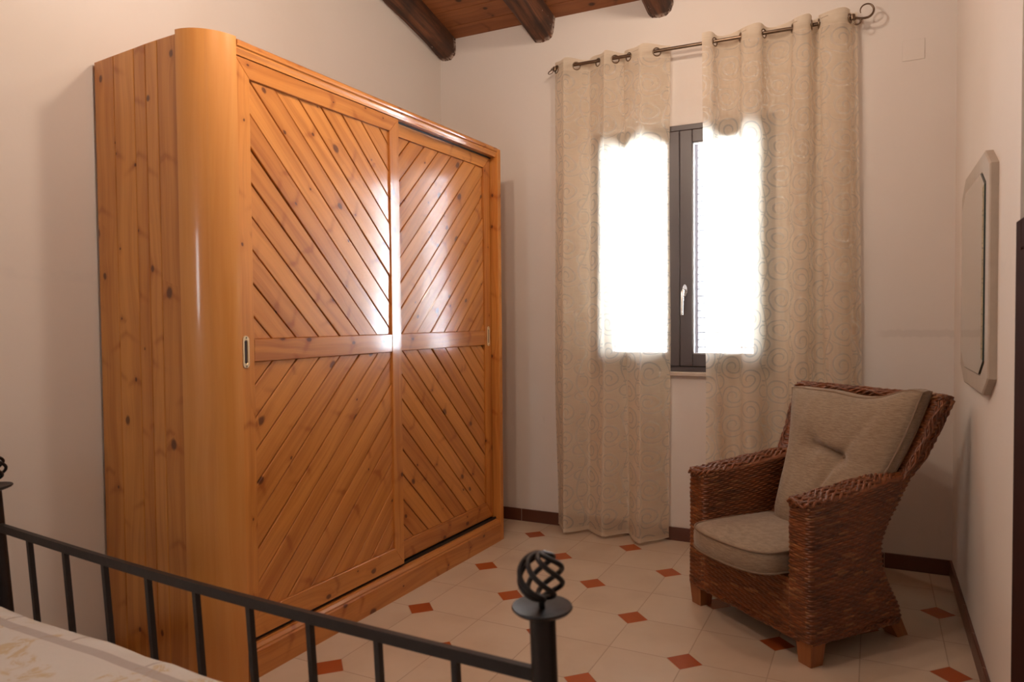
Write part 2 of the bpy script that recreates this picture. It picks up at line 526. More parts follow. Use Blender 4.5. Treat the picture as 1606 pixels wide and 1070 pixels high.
b = MB(); b.box((XL - .3, YF - .3, -.1), (3.2, YB + .3, 0)); struct(b.build('floor', M['floor']), 'pale octagonal floor tiles with small terracotta dots')
b = MB()
b.box((XL - .3, YB, 0), (WX0, YB + .3, 3.6)); b.box((WX1, YB, 0), (XR + .9, YB + .3, 3.6))
b.box((WX0, YB, 0), (WX1, YB + .3, WZ0)); b.box((WX0, YB, WZ1), (WX1, YB + .3, 3.6))
struct(b.build('wall_back', M['wall_back']), 'white plaster wall with the window')
b = MB(); b.box((XL - .3, YF, 0), (XL, YB, 4.8)); struct(b.build('wall_left', M['wall']), 'white plaster wall behind the wardrobe')
b = MB(); b.box((XR, -.30, 0), (XR + .9, YB, 4.0)); b.box((XR + .45, YF, 0), (XR + .9, -.30, 4.8)); b.box((XR, YF, 0), (XR + .45, -1.6, 4.8))
struct(b.build('wall_right', M['wall']), 'white plaster wall carrying the mirror')
b = MB()
b.box((XL - .3, YF - .3, 0), (-.10, YF, 4.8)); b.box((.40, YF - .3, 0), (3.2, YF, 4.8)); b.box((-.10, YF - .3, 0), (.40, YF, 1.3)); b.box((-.10, YF - .3, 2.0), (.40, YF, 4.8))  # gap left for the added rear window
struct(b.build('wall_front', M['wall']))
# ceiling boards running across, one mesh
b = MB(); y = YB + .02; k = 0
while y > YF - .1:
    w = .138
    y0 = y - w
    for (xa, xb) in ((XL - .1, .9 + (k % 2) * .5), (.9 + (k % 2) * .5, 3.2)):
        r1 = random.uniform(0, 30); r2 = random.randrange(1, 400) * 10 + 5
        g = .003
        pts = [(xa, y0 + g, zc(y0 + g)), (xb, y0 + g, zc(y0 + g)), (xb, y - g, zc(y - g)), (xa, y - g, zc(y - g))]
        b.face(pts, [(p[0] + r1, r2 + p[1] - y) for p in pts])
        up = .014
        for (p, q, sgn) in ((pts[0], pts[1], 1), (pts[2], pts[3], 1)):
            b.face([p, q, (q[0], q[1], q[2] + up), (p[0], p[1], p[2] + up)], [(r1, r2)] * 4)
    y = y0; k += 1
b.face([(XL - .3, YB + .3, zc(YB + .3) + .015), (3.2, YB + .3, zc(YB + .3) + .015), (3.2, YF - .3, zc(YF - .3) + .015), (XL - .3, YF - .3, zc(YF - .3) + .015)], [(0, 5)] * 4)
b.face([(XL - .3, YB + .3, zc(YB + .3) + .2), (XL - .3, YF - .3, zc(YF - .3) + .2), (3.2, YF - .3, zc(YF - .3) + .2), (3.2, YB + .3, zc(YB + .3) + .2)], [(0, 5)] * 4)
struct(b.build('ceiling', M['ceiling_board']), 'sloping brown board ceiling')
# ragged plaster lip where boards meet wall is left to the beams' painted ends
def beam(cx, w, h, seed, label):
    b = MB(); ny = 60; P = []; UV = []
    rnd = random.Random(seed)
    prof = [(-.5, .05), (-.5, -.55), (-.44, -.78), (-.28, -.95), (0, -1.0), (.26, -.96), (.42, -.80), (.5, -.55), (.5, .05)]
    for i in range(ny + 1):
        y = YB + .05 - (YB + .05 - YF) * i / ny
        row = []; uv = []; s = 0
        for j, (a, c) in enumerate(prof):
            e = noise.noise(Vector((a * 3, y * 2.2 + seed * 7, c * 2))) * .012 + noise.noise(Vector((a * 6, y * 8 + seed, c * 6))) * .004
            row.append((cx + a * w + e, y, zc(y) + c * h + e * .8)); uv.append((y, seed * 3 + s)); s += .05
        P.append(row); UV.append(uv)
    b.grid(P, UV); b.face(P[0][::-1]); 
    o = b.build('ceiling_beam', M['beam'], smooth=True, angle=.6)
    tag(o, label, 'beam', 'rafters under the board ceiling', 'structure')
beam(-.735, .135, .135, 1, 'rough dark brown rafter running up the left wall')
beam(-.035, .165, .135, 2, 'rough dark rafter ending above the gap between wardrobe and curtain')
beam(.71, .155, .125, 3, 'rough dark rafter ending above the left curtain')
beam(1.43, .155, .125, 4, 'rough dark rafter above the right curtain')

# skirting
def skirting(name, pts, depth):
    b = MB()
    (x0, y0), (x1, y1) = pts
    b.box((min(x0, x1), min(y0, y1), 0), (max(x0, x1), max(y0, y1), .078), bev=.002)
    struct(b.build(name, M['base']))
skirting('baseboard_back', ((XL, YB - .011), (XR, YB)), .011)
skirting('baseboard_right', ((XR - .012, -.30), (XR, YB - .011)), .011)
skirting('baseboard_left', ((XL, YF), (XL + .011, YB - .011)), .011)

# blank plate on the wall
b = MB(); b.box((1.962, YB - .0035, 2.586), (2.062, YB, 2.688), bev=.0012)
o = b.build('cover_plate', M['wall_back']); tag(o, 'square blank cover plate painted like the wall, high right of the curtain rod', 'cover plate')

# ------------------------------------------------------------------ window
win = struct(empty('window_1', ((WX0 + WX1) / 2, YB, WZ0)), 'taupe double casement window between the curtains')
def wbox(b, x0, x1, z0, z1, y0, y1, bev=.003):
    b.box((x0 - win.location.x, y0 - YB, z0 - WZ0), (x1 - win.location.x, y1 - YB, z1 - WZ0), 2, bev)
b = MB()
FY0, FY1 = YB - .008, YB + .062
wbox(b, WX0 + .0, WX0 + .045, WZ0, WZ1, FY0, FY1); wbox(b, WX1 - .045, WX1, WZ0, WZ1, FY0, FY1)
wbox(b, WX0 + .045, WX1 - .045, WZ1 - .032, WZ1, FY0, FY1); wbox(b, WX0 + .045, WX1 - .045, WZ0, WZ0 + .030, FY0, FY1)
b.build('window_frame', M['frame'], win)
XM = .8310
def sash(x0, x1, handle):
    s = .072; z0, z1 = WZ0 + .032, WZ1 - .034
    b = MB(); ya, yb_ = YB - .018, YB + .045
    wbox(b, x0, x0 + s, z0, z1, ya, yb_, .004); wbox(b, x1 - s, x1, z0, z1, ya, yb_, .004)
    wbox(b, x0 + s, x1 - s, z1 - s, z1, ya, yb_, .004); wbox(b, x0 + s, x1 - s, z0, z0 + s, ya, yb_, .004)
    o = b.build('casement', M['frame'], win)
    b = MB(); g = .006
    for (p, q, r, t) in ((x0 + s, x0 + s + g, z0 + s, z1 - s), (x1 - s - g, x1 - s, z0 + s, z1 - s), (x0 + s, x1 - s, z0 + s, z0 + s + g), (x0 + s, x1 - s, z1 - s - g, z1 - s)):
        wbox(b, p, q, r, t, YB - .008, YB + .02, 0)
    b.build('glazing_bead', M['shutter'], o)
    b = MB(); wbox(b, x0 + s, x1 - s, z0 + s, z1 - s, YB + .008, YB + .014, 0)
    b.build('pane', M['glass'], o)
    if handle:
        b = MB(); hx = handle - win.location.x; y0 = ya - YB
        zz = 1.405 - WZ0
        # oval rose
        P = [(hx + .014 * math.cos(a) * 1.0, y0 - .007, zz + .055 + .034 * math.sin(a)) for a in [2 * PI * i / 20 for i in range(20)]]
        Q = [(p[0], y0, p[2]) for p in P]
        b.face(P); 
        for i in range(20): b.face([P[i - 1], Q[i - 1], Q[i], P[i]])
        b.tube([(hx, y0 - .005, zz + .055), (hx, y0 - .045, zz + .055), (hx - .003, y0 - .052, zz + .045), (hx - .006, y0 - .050, zz - .085)], [.008, .008, .009, .0065], 10)
        b.build('handle', M['steel'], o, smooth=True, angle=.8)
sash(WX0 + .035, XM - .001, None)
sash(XM + .001, WX1 - .035, .862)
b = MB(); wbox(b, XM - .002, XM + .002, WZ0 + .03, WZ1 - .034, YB - .012, YB + .03, 0); b.build('gasket', M['gasket'], win)
b = MB(); wbox(b, WX0 - .03, WX1 + .03, WZ0 - .026, WZ0 - .001, YB - .028, YB + .0, .004); b.build('window_sill', M['marble'], win)
w2 = struct(empty('added_fill_window', (.15, YF, 1.3)), 'added unseen window behind the camera that lets in fill light')  # invented window, out of view, added so sky light fills the room
b = MB()
for (x0, x1, z0, z1) in ((-.25, -.20, 0, .7), (.20, .25, 0, .7), (-.20, .20, 0, .05), (-.20, .20, .65, .7)): b.box((x0, -.10, z0), (x1, -.05, z1), 2, .003)
b.build('window_frame', M['frame'], w2)
b = MB(); b.box((-.20, -.08, .05), (.20, -.074, .65)); b.build('pane', M['glass'], w2)
# louvred shutter leaves on the outside
def shutter(x0, x1):
    b = MB(); y0, y1 = YB + .20, YB + .235; s = .055
    wbox(b, x0, x0 + s, WZ0, WZ1, y0, y1); wbox(b, x1 - s, x1, WZ0, WZ1, y0, y1)
    wbox(b, x0 + s, x1 - s, WZ0, WZ0 + s, y0, y1); wbox(b, x0 + s, x1 - s, WZ1 - s, WZ1, y0, y1)
    z = WZ0 + s + .03
    while z < WZ1 - s - .01:
        R = Matrix.Translation((0, .217, z - WZ0)) @ Matrix.Rotation(math.radians(-24), 4, 'X')
        b.box((x0 + s - win.location.x, -.023, -.0035), (x1 - s - win.location.x, .023, .0035), 0, .002, M4=R)
        z += .0435
    b.build('shutter', M['shutter'], win)
shutter(WX0 + .005, XM - .004); shutter(XM + .004, WX1 - .005)

# ------------------------------------------------------------------ curtain rod
RY, RZ = 1.36, 2.822
rod = empty('curtain_rod', (.9, RY, RZ))
tag(rod, 'thin bronze curtain rod with scrolled ends above the window', 'curtain rod')
b = MB(); b.tube([(.082 - .9, 0, .006), (1.735 - .9, 0, -.006)], .0095, 14); b.build('rod', M['rod'], rod, smooth=True, angle=.9)
def finial(x, s, ang, flat=False):
    b = MB(); pts = []; rr = []
    # long stem sweeping up into an open scroll
    for i in range(8): t = i / 7; pts.append((t * .055, -.012 * math.sin(t * PI / 2))); rr.append(.0062)
    cx, cz, R = .062, .026, .038
    for i in range(1, 26):
        t = i / 25; a = -PI / 2 + t * PI * 1.62; R2 = .038 * (1 - .30 * t)
        pts.append((cx + R2 * math.cos(a), cz + R2 * math.sin(a))); rr.append(.0062 - .0036 * t)
    ca, sa = math.cos(ang), math.sin(ang)
    k0 = len(b.v)
    b.tube([(x + s * p[0] * ca, s * p[0] * sa * 1.0, p[1] - .002) for p in pts], rr, 8)
    pts = [(.004 + .0, -.004)] + [(.022 + .016 * math.cos(a), -.024 + .016 * math.sin(a)) for a in [PI * .85 - i * PI * 1.75 / 16 for i in range(17)]]
    b.tube([(x + s * p[0] * ca, s * p[0] * sa, p[1]) for p in pts], [.0045] * len(pts), 8)
    if flat: b.v = [((v_[0] - x) * .55 + x, v_[2] * .5, v_[1] * .5 + .004) for v_ in b.v]
    b.lathe([(.0, -.012), (.012, -.012), (.013, 0), (.012, .012), (0, .012)], (x, 0, 0), 12)
    b.build('finial', M['rod'], rod, smooth=True, angle=.9)
finial(1.735 - .9, 1, 0.05); finial(.082 - .9, -1, .5, True)
def bracket(x):
    b = MB(); b.tube([(x, 0, -.012), (x, .02, -.018), (x, YB - RY, -.018)], .005, 8)
    b.tube([(x, YB - RY - .006, -.018), (x, YB - RY, -.018)], .018, 16)
    b.tube([(x, .012 * math.sin(a), -.012 * math.cos(a)) for a in [-PI * .6 + i * PI * 1.2 / 10 for i in range(11)]], .004, 6)
    b.build('bracket', M['rod'], rod, smooth=True, angle=.9)
bracket(.13 - .9); bracket(1.69 - .9)

# ------------------------------------------------------------------ curtains
def curtain(x0, x1, rings, front_first, label, xb0, xb1, seed, zbot=.012):
    """pleated sheet: crosses the rod at every ring; cloth width > hung width"""
    root = empty('eyelet_curtain', ((x0 + x1) / 2, RY, 0)); OX = root.location.x
    nR = len(rings)
    # s-parameter: phase 0 .. nR (a ring at k + .5)
    K = [0] + [k + .5 for k in range(nR)] + [nR]
    XX = [x0] + rings + [x1]
    def interp(ph):
        for a in range(len(K) - 1):
            if ph <= K[a + 1] + 1e-9:
                t = (ph - K[a]) / (K[a + 1] - K[a]); return XX[a] + (XX[a + 1] - XX[a]) * t
        return XX[-1]
    NS = 64 * nR // 2 * 2
    zs = []
    z = 2.862
    while z > 2.77: zs.append(z); z -= .0042
    while z > zbot: zs.append(z); z -= .035
    zs.append(zbot)
    sg = -1 if front_first else 1
    tot = nR * .155 + .05
    P = []; UV = []
    for i in range(NS + 1):
        ph = nR * i / NS; col = []; uc = []
        for z in zs:
            d = (2.862 - z) / 2.862                  # 0 top .. 1 bottom
            amp = .043 + .030 * d
            y = sg * math.cos(ph * PI) * amp
            # flatten the crests near the heading, irregular folds lower down
            y += d * (.022 * noise.noise(Vector((ph * 1.1, z * .7, seed))) + .018 * math.sin(ph * 2.1 + seed + z * .6))
            xt = interp(ph)
            f = i / NS
            xb = xb0 + (xb1 - xb0) * f
            w = min(1, d * 1.3)
            # keep the fold spacing but let the sheet drift to its lower width
            x = xt * (1 - w * .75) + xb * (w * .75)
            x += w * .020 * noise.noise(Vector((ph * .9 + 5, z * .9, seed * 2)))
            x += -sg * .012 * math.sin(2 * ph * PI) * (1 - .3 * d)
            y += -.036 * d
            y = min(y, YB - RY - .018)
            zz = z
            if z == zs[0] or z > 2.84: zz = z + .006 * math.sin(ph * PI * 2)
            if z == zs[-1]: zz = z + .006 + .006 * noise.noise(Vector((ph * 2, 3, seed)))
            col.append((x - OX, y, zz)); uc.append((tot * f + seed * .31, z - zs[-1]))
        P.append(col); UV.append(uc)
    ringc = []
    for k in range(nR):
        i = round((k + .5) * NS / nR)
        a = Vector(P[i - 2][0]); c = Vector(P[i + 2][0]); t = (c - a); t.z = 0; t.normalize()
        ringc.append((Vector((P[i][0][0], 0, RZ - .004)), t, i))
    hole = .021
    def skip(i, j):
        if zs[j] < 2.78: return False
        for c, t, ic in ringc:
            if abs(i - ic) < 16:
                p = (Vector(P[i][j]) + Vector(P[i + 1][j + 1])) / 2
                q = p - c
                if math.hypot(q.z, math.hypot(q.x, q.y)) < hole: return True
        return False
    b = MB(); b.grid(P, UV, skip=skip)
    o = b.build('fabric', M['curtain'], root, smooth=True)
    # eyelets
    for c, t, ic in ringc:
        b = MB()
        b.tube([c + (t * math.cos(a) + Vector((0, 0, 1)) * math.sin(a)) * .0225 for a in [2 * PI * q / 24 for q in range(24)]], .0038, 8, closed=True)
        b.build('eyelet', M['ring'], root, smooth=True)
    # bottom hem: a doubled edge following the folds
    b = MB(); b.tube([(P[i][-1][0], P[i][-1][1], P[i][-1][2] + .002) for i in range(0, NS + 1, 2)], .0028, 6)
    b.build('hem', M['curtain'], root, smooth=True)
    tag(root, label, 'curtain', 'sheer scroll patterned curtains')
    return root
curtain(.072, .785, [.094, .224, .362, .469, .550, .717], False, 'narrower sheer cream scroll curtain, nearest the wardrobe', .045, .765, 1.3)
curtain(.982, 1.755, [1.043, 1.18, 1.302, 1.447, 1.541, 1.574, 1.722], True, 'wider sheer cream scroll curtain hanging behind the wicker armchair', 1.03, 1.80, 4.7)

# ------------------------------------------------------------------ wardrobe
TH = -.0251
FX = Vector((math.cos(TH), math.sin(TH), 0)); FF = Vector((-math.sin(TH), math.cos(TH), 0))
ward = empty('wardrobe', (-.1777, -.811, 0), TH)        # local x = out of the front, local y = along the front, z up
tag(ward, 'big orange pine wardrobe with two chevron boarded sliding doors', 'wardrobe')
SY = -.140           # side panel plane
EY, EZ = Vector((0, 1, 0)), Vector((0, 0, 1))
DEP = -.596
# side panel: vertical boards
edges = [DEP, -.49, -.365, -.245, -.118]
b = MB()
xs = [DEP]
for px in (-.505, -.40, -.33, -.262): xs.append(px)
# widths read off the photo
xs = [-.596, -.482, -.366, -.302, -.237, -.12]
tops = [2.268, 2.274, 2.280, 2.284, 2.286, 2.292]
for k in range(5):
    x0, x1 = xs[k], xs[k + 1]
    if k == 4: x1 = -.118
    # local polygon in (x, z), facing -y : ex = +x, ey = +z gives n = x cross z = -y
    b.prism([(x0 + .0011, .0), (x1 - .0011, .0), (x1 - .0011, tops[k + 1] if k < 4 else 2.289), (x0 + .0011, tops[k])], (0, SY, 0), (1, 0, 0), (0, 0, 1), .02, (0, 1), .0022, (random.uniform(-.006, .006), 0))
b.build('side_panel', M['pine'], ward)
# quarter round corner column
b = MB(); R = .135; cxl, cyl = -.1345, -.005; P = []; UV = []
n = 28
arc = [(-.1345 - .0, SY - .004)]
for i in range(n + 1):
    a = -PI / 2 + (PI / 2) * i / n
    arc.append((cxl + R * math.cos(a) * .995, cyl + (R + .004) * math.sin(a)))
for (x, y) in arc: P.append([(x, y, 0), (x, y, 2.300)])
L = 0
for i, r in enumerate(P):
    if i: L += (Vector(P[i][0]) - Vector(P[i - 1][0])).length
    UV.append([(0.3, 5 + L if i < 16 else 25 + L), (2.6, 5 + L if i < 16 else 25 + L)])
b.grid(P, UV)
top = [p[1] for p in P] + [(-.02, -.002, 2.300), (-.02, -.02, 2.3)] 
inner = [(cxl, cyl, 2.300)]
b.face([p[1] for p in P] + [(cxl, cyl, 2.300)], [(0, 15)] * (len(P) + 1))
b.face([(P[0][0][0], P[0][0][1], 0), (P[0][1][0], P[0][1][1], 2.3), (cxl - .02, cyl, 2.3), (cxl - .02, cyl, 0)], [(0, 15)] * 4)
b.face([(P[-1][0][0], P[-1][0][1], 0), (cxl, cyl + .0, 0), (cxl, cyl, 2.3), (P[-1][1][0], P[-1][1][1], 2.3)], [(0, 15), (0, 15.1), (2, 15.1), (2, 15)])
b.build('corner_column', M['pine_smooth'], ward, smooth=True, angle=.7)
# carcass: back and dark interior behind the doors
b = MB()
b.box((DEP, SY + .021, .0), (DEP + .012, 1.855, 2.26), 2); b.box((DEP, SY + .021, 2.235), (-.075, 1.80, 2.262), 1); b.box((DEP, SY + .021, .0), (-.075, 1.80, .12), 1)
b.box((DEP + .012, .9, .12), (-.085, .92, 2.235), 2)
b.build('carcass', M['carcass'], ward)
# right end post
b = MB()
b.prism([(1.822, 0), (1.860, 0), (1.860, 2.292), (1.822, 2.292)], (0, 0, 0), (0, 1, 0), (0, 0, 1), .075, (0, 1), .003)
b.box((DEP + .0, 1.838, 0), (-.075, 1.858, 2.262), 2)
b.build('end_post', M['pine'], ward)
# cornice: stepped moulding
def mould(name, prof, y0, y1):
    b = MB(); r = random.randrange(1, 400) * 10 + 5
    k = len(prof); s = 0; ss = [0]
    for i in range(1, k): ss.append(ss[-1] + math.hypot(prof[i][0] - prof[i - 1][0], prof[i][1] - prof[i - 1][1]))
    for i in range(k - 1):
        p, q = prof[i], prof[i + 1]
        rr = r + (0 if i < 3 else 10 if i < 6 else 20)
        b.face([(p[0], y0, p[1]), (p[0], y1, p[1]), (q[0], y1, q[1]), (q[0], y0, q[1])], [(y0, rr + ss[i]), (y1, rr + ss[i]), (y1, rr + ss[i + 1]), (y0, rr + ss[i + 1])])
    b.face([(p[0], y1, p[1]) for p in prof], [(0, r)] * k); b.face([(p[0], y0, p[1]) for p in prof][::-1], [(0, r)] * k)
    return b.build(name, M['pine_door'], ward)
mould('cornice', [(-.075, 2.244), (-.012, 2.244), (-.010, 2.254), (-.006, 2.264), (-.006, 2.270), (.000, 2.273), (.002, 2.280), (.002, 2.290), (-.002, 2.294), (-.075, 2.294)], -.001, 1.8215)
mould('plinth', [(-.06, .0), (.0, .0), (.0, .098), (-.004, .104), (-.004, .110), (-.013, .121), (-.016, .128), (-.060, .128)], -.0, 1.8215)
b = MB(); b.box((-.075, .0, .128), (-.030, 1.82, .134), 1)
b.box((-.034, .0, .133), (-.031, 1.82, .141), 1); b.box((-.066, .0, .133), (-.063, 1.82, .141), 1)
b.build('door_track', M['track'], ward)
b = MB(); b.box((-.085, .93, 2.236), (-.045, 1.82, 2.2435), 1); b.build('top_track', M['track'], ward)

def door(y0, y1, fx, panels, sl, sr, name='sliding_door', nails=True):
    """y0..y1 along the front, front face at local x = fx; panels: list of (z0, z1, direction, phase)"""
    z0, z1 = .143, 2.242
    zt, zm1, zm0, zb = 2.174, 1.237, 1.155, .233
    O = (fx, 0, 0); ex, ey = (0, 1, 0), (0, 0, 1); th = .026
    # ex x ey = y x z = x  -> faces out
    dr = MB()
    a, c = y0 + sl, y1 - sr
    dr.prism([(y0, z0), (a, zb), (a, zt), (y0, z1)], O, ex, ey, th, (0, 1), .0015)              # left stile, mitred
    dr.prism([(c, zb), (y1, z0), (y1, z1), (c, zt)], O, ex, ey, th, (0, 1), .0015)
    dr.prism([(y0, z1), (a, zt), (c, zt), (y1, z1)], O, ex, ey, th, (1, 0), .0015)
    dr.prism([(y0, z0), (y1, z0), (c, zb), (a, zb)], O, ex, ey, th, (1, 0), .0015)
    dr.prism([(a, zm0), (c, zm0), (c, zm1), (a, zm1)], (fx - .001, 0, 0), ex, ey, th, (1, 0), .002)
    o = dr.build(name, M['pine_door'], ward)
    for (pz0, pz1, sgn, ph) in panels:
        pb = MB()
        pb.face([(fx - .022, a, pz0), (fx - .022, c, pz0), (fx - .022, c, pz1), (fx - .022, a, pz1)], [(0, 5)] * 4, 1)
        # boards at 45 degrees: z - sgn*y = const ; pitch .1215 along the axes
        q = .1215; k0 = -30
        for k in range(k0, 60):
            lo = ph + k * q; hi = lo + q
            poly = [(a, pz0), (c, pz0), (c, pz1), (a, pz1)]
            g = .0022 * 1.414
            poly = clip(poly, -sgn, 1, lo + g); 
            if len(poly) < 3: continue
            poly = clip(poly, sgn, -1, -(hi - g))
            if len(poly) < 3: continue
            # drop degenerate corners
            pp = [poly[0]]
            for p in poly[1:]:
                if math.hypot(p[0] - pp[-1][0], p[1] - pp[-1][1]) > .006: pp.append(p)
            if math.hypot(pp[0][0] - pp[-1][0], pp[0][1] - pp[-1][1]) <= .006: pp.pop()
            if len(pp) < 3: continue
            ar = sum(pp[i - 1][0] * pp[i][1] - pp[i][0] * pp[i - 1][1] for i in range(len(pp)))
            if ar < 0: pp = pp[::-1]
            if abs(ar) < .0012: continue
            pb.prism(pp, (fx - .009, 0, 0), ex, ey, .012, (1, sgn), .0022, (random.uniform(-.0075, .0075), random.uniform(-.0075, .0075)))
        pb.build('chevron_panel', [M['pine_door'], M['dark']], o)
    return o
d1 = door(.002, .926, -.016, [(1.237, 2.174, -1, 2.241), (.233, 1.155, 1, .877)], .062, .067)
d2 = door(.870, 1.816, -.048, [(1.237, 2.174, 1, 1.110), (.233, 1.155, -1, 2.020)], .095, .070)
def flush_pull(par, fx, yc, zc_, h=.118, w=.030):
    b = MB(); n = 10
    def stad(hh, ww, x):
        r = ww / 2; pts = []
        for i in range(n + 1): a = PI * i / n; pts.append((x, yc + r * math.cos(a), zc_ + hh / 2 - r + r * math.sin(a)))
        for i in range(n + 1): a = PI + PI * i / n; pts.append((x, yc + r * math.cos(a), zc_ - hh / 2 + r + r * math.sin(a)))
        return pts
    rings = [stad(h, w, fx), stad(h - .003, w - .003, fx + .0035), stad(h - .030, w - .014, fx + .0035), stad(h - .034, w - .018, fx + .0012)]
    for a, c in zip(rings, rings[1:]):
        k = len(a)
        for i in range(k): b.face([a[i - 1], a[i], c[i], c[i - 1]])
    b.face(rings[-1], mi=1)
    for z in (zc_ + h / 2 - .008, zc_ - h / 2 + .008):
        b.face([(fx + .0045, yc + .003 * math.cos(a), z + .003 * math.sin(a)) for a in [2 * PI * i / 8 for i in range(8)]], mi=1)
    o = b.build('flush_pull', [M['brass'], M['dark']], par); o['label'] = 'pale brass recessed finger pull'
flush_pull(d1, -.016, .024, 1.192); flush_pull(d2, -.048, 1.782, 1.205, .115, .026)

# ------------------------------------------------------------------ mirror
mir = empty('wall_mirror', (XR, .475, 1.445)); 
tag(mir, 'octagonal mirror in a pale frame hung on the right wall', 'mirror')
def octo(hy, hz, cy, cz, x): return [(x, -hy + cy, -hz), (x, hy - cy, -hz), (x, hy, -hz + cz), (x, hy, hz - cz), (x, hy - cy, hz), (x, -hy + cy, hz), (x, -hy, hz - cz), (x, -hy, -hz + cz)]
b = MB()
rings = [octo(.400, .415, .13, .065, 0), octo(.400, .415, .13, .065, -.022), octo(.394, .409, .128, .063, -.026), octo(.322, .352, .10, .05, -.026), octo(.318, .348, .10, .05, -.016)]
for a, c in zip(rings, rings[1:]):
    for i in range(8): b.face([a[i - 1], a[i], c[i], c[i - 1]])
b.build('mirror_frame', M['mframe'], mir)
b = MB(); r0, r1, r2 = octo(.318, .348, .10, .05, -.016), octo(.316, .346, .10, .05, -.031), octo(.300, .330, .09, .045, -.034)
for i in range(8): b.face([r0[i - 1], r0[i], r1[i], r1[i - 1]], mi=1)
for i in range(8): b.face([r1[i - 1], r1[i], r2[i], r2[i - 1]], mi=0)
b.face(r2, mi=0)
b.build('mirror_glass', [M['mirror'], M['glassedge']], mir)

# ------------------------------------------------------------------ dark cabinet in the niche
cab = empty('cabinet', (XR, -.93, 0))
tag(cab, 'dark brown wooden cabinet cut off by the right edge of the picture', 'cabinet')
b = MB(); b.box((.01, -.62, 0), (.44, .62, 1.55), 2, .003); b.build('body', M['cabinet'], cab)
b = MB(); b.box((-.010, -.66, 0), (-.001, -.58, 1.558), 2, .002); b.box((-.010, .55, 0), (-.001, .624, 1.558), 2, .002); b.box((-.010, -.58, 1.48), (-.001, .55, 1.558), 1, .002)
b.build('face_frame', M['cabinet'], cab)
for s in (-1, 1):
    b = MB(); b.box((-.012, min(s * .01, s * .545), .06), (.006, max(s * .01, s * .545), 1.475), 2, .003); dd = b.build('cabinet_door', M['cabinet'], cab)
    b = MB(); b.tube([(-.012, s * .05, .9), (-.03, s * .05, .9)], [.006, .011], 12); b.build('knob', M['brass'], dd)

# ------------------------------------------------------------------ wicker armchair
ANG = math.radians(-39.16)
chair = empty('wicker_armchair', (1.3575, .3475, 0), ANG)
tag(chair, 'brown woven rattan armchair with taupe cushions in the corner', 'armchair')
ROW = .0092; STK = .026
def yback(z):
    """outer rear profile"""
    K = [(0, .53), (.095, .53), (.15, .522), (.22, .485), (.30, .445), (.38, .435), (.46, .470), (.60, .562), (.70, .628), (.80, .685), (.90, .735), (1.0, .785)]
    for (z0, y0), (z1, y1) in zip(K, K[1:]):
        if z <= z1:
            t = (z - z0) / (z1 - z0); return y0 + (y1 - y0) * t
    return K[-1][1]
def weave_loft(name, ringf, zs, topf=None, parent=chair, amp=.0040, res=.0060, cap=True):
    """ringf(z) -> closed list of (x, y) corner points (ccw), resampled and displaced as a weave"""
    b = MB(); base = ringf(zs[0])
    def resample(ring, n):
        k = len(ring); L = [0]
        for i in range(k): L.append(L[-1] + math.hypot(ring[(i + 1) % k][0] - ring[i][0], ring[(i + 1) % k][1] - ring[i][1]))
        out = []; tot = L[-1]; j = 0
        for q in range(n):
            s = tot * q / n
            while L[j + 1] < s: j += 1
            t = (s - L[j]) / max(1e-9, L[j + 1] - L[j]); a = ring[j]; c = ring[(j + 1) % k]
            out.append((a[0] + (c[0] - a[0]) * t, a[1] + (c[1] - a[1]) * t, s))
        return out, tot
    _, tot = resample(base, 10)
    n = int(tot / res); n += n % 2
    nst = max(2, int(round(tot / STK / 2)) * 2)
    P = [[None] * len(zs) for _ in range(n)]; UV = [[None] * len(zs) for _ in range(n)]
    for j, z in enumerate(zs):
        rs, tt = resample(ringf(z), n)
        for i in range(n):
            x, y, s = rs[i]; xa, ya, _ = rs[i - 1]; xb, yb_, _ = rs[(i + 1) % n]
            tx, ty = xb - xa, yb_ - ya; l = math.hypot(tx, ty) or 1
            nx, ny = ty / l, -tx / l
            row = z / ROW
            ph = s / tt * nst
            rown = math.floor(row)
            prof = math.sqrt(max(0, 1 - (2 * (row - rown) - 1) ** 2))
            row += .18 * noise.noise(Vector((s * 6, z * 4, 2))); rown = math.floor(row); prof = math.sqrt(max(0, 1 - (2 * (row - rown) - 1) ** 2))
            wob = noise.noise(Vector((s * 9, z * 7, len(zs) * .1))) * .003
            rj = noise.noise(Vector((s * 22, rown * 3.1, 7))) * .35
            d = amp * (prof * (1.0 + rj + .6 * math.cos(PI * (ph + rown))) - .6) + wob
            dz = topf(x, y) if topf else 0
            zz = z + (dz * (z - zs[0]) / (zs[-1] - zs[0]) if topf else 0)
            P[i][j] = (x + nx * d, y + ny * d, zz + .0015 * noise.noise(Vector((s * 14, z * 3, 3)))); UV[i][j] = (s, row)
    b.grid(P, UV, closed_u=True)
    return b, P, n
def zlist(z0, z1, per=6):
    k = max(2, int((z1 - z0) / ROW * per)); return [z0 + (z1 - z0) * i / k for i in range(k + 1)]
def rrect(x0, x1, y0, y1, r, n=5):
    out = []
    for cx, cy, a0 in ((x1 - r, y0 + r, -PI / 2), (x1 - r, y1 - r, 0), (x0 + r, y1 - r, PI / 2), (x0 + r, y0 + r, PI)):
        for i in range(n + 1):
            a = a0 + (PI / 2) * i / n; out.append((cx + r * math.cos(a), cy + r * math.sin(a)))
    return out
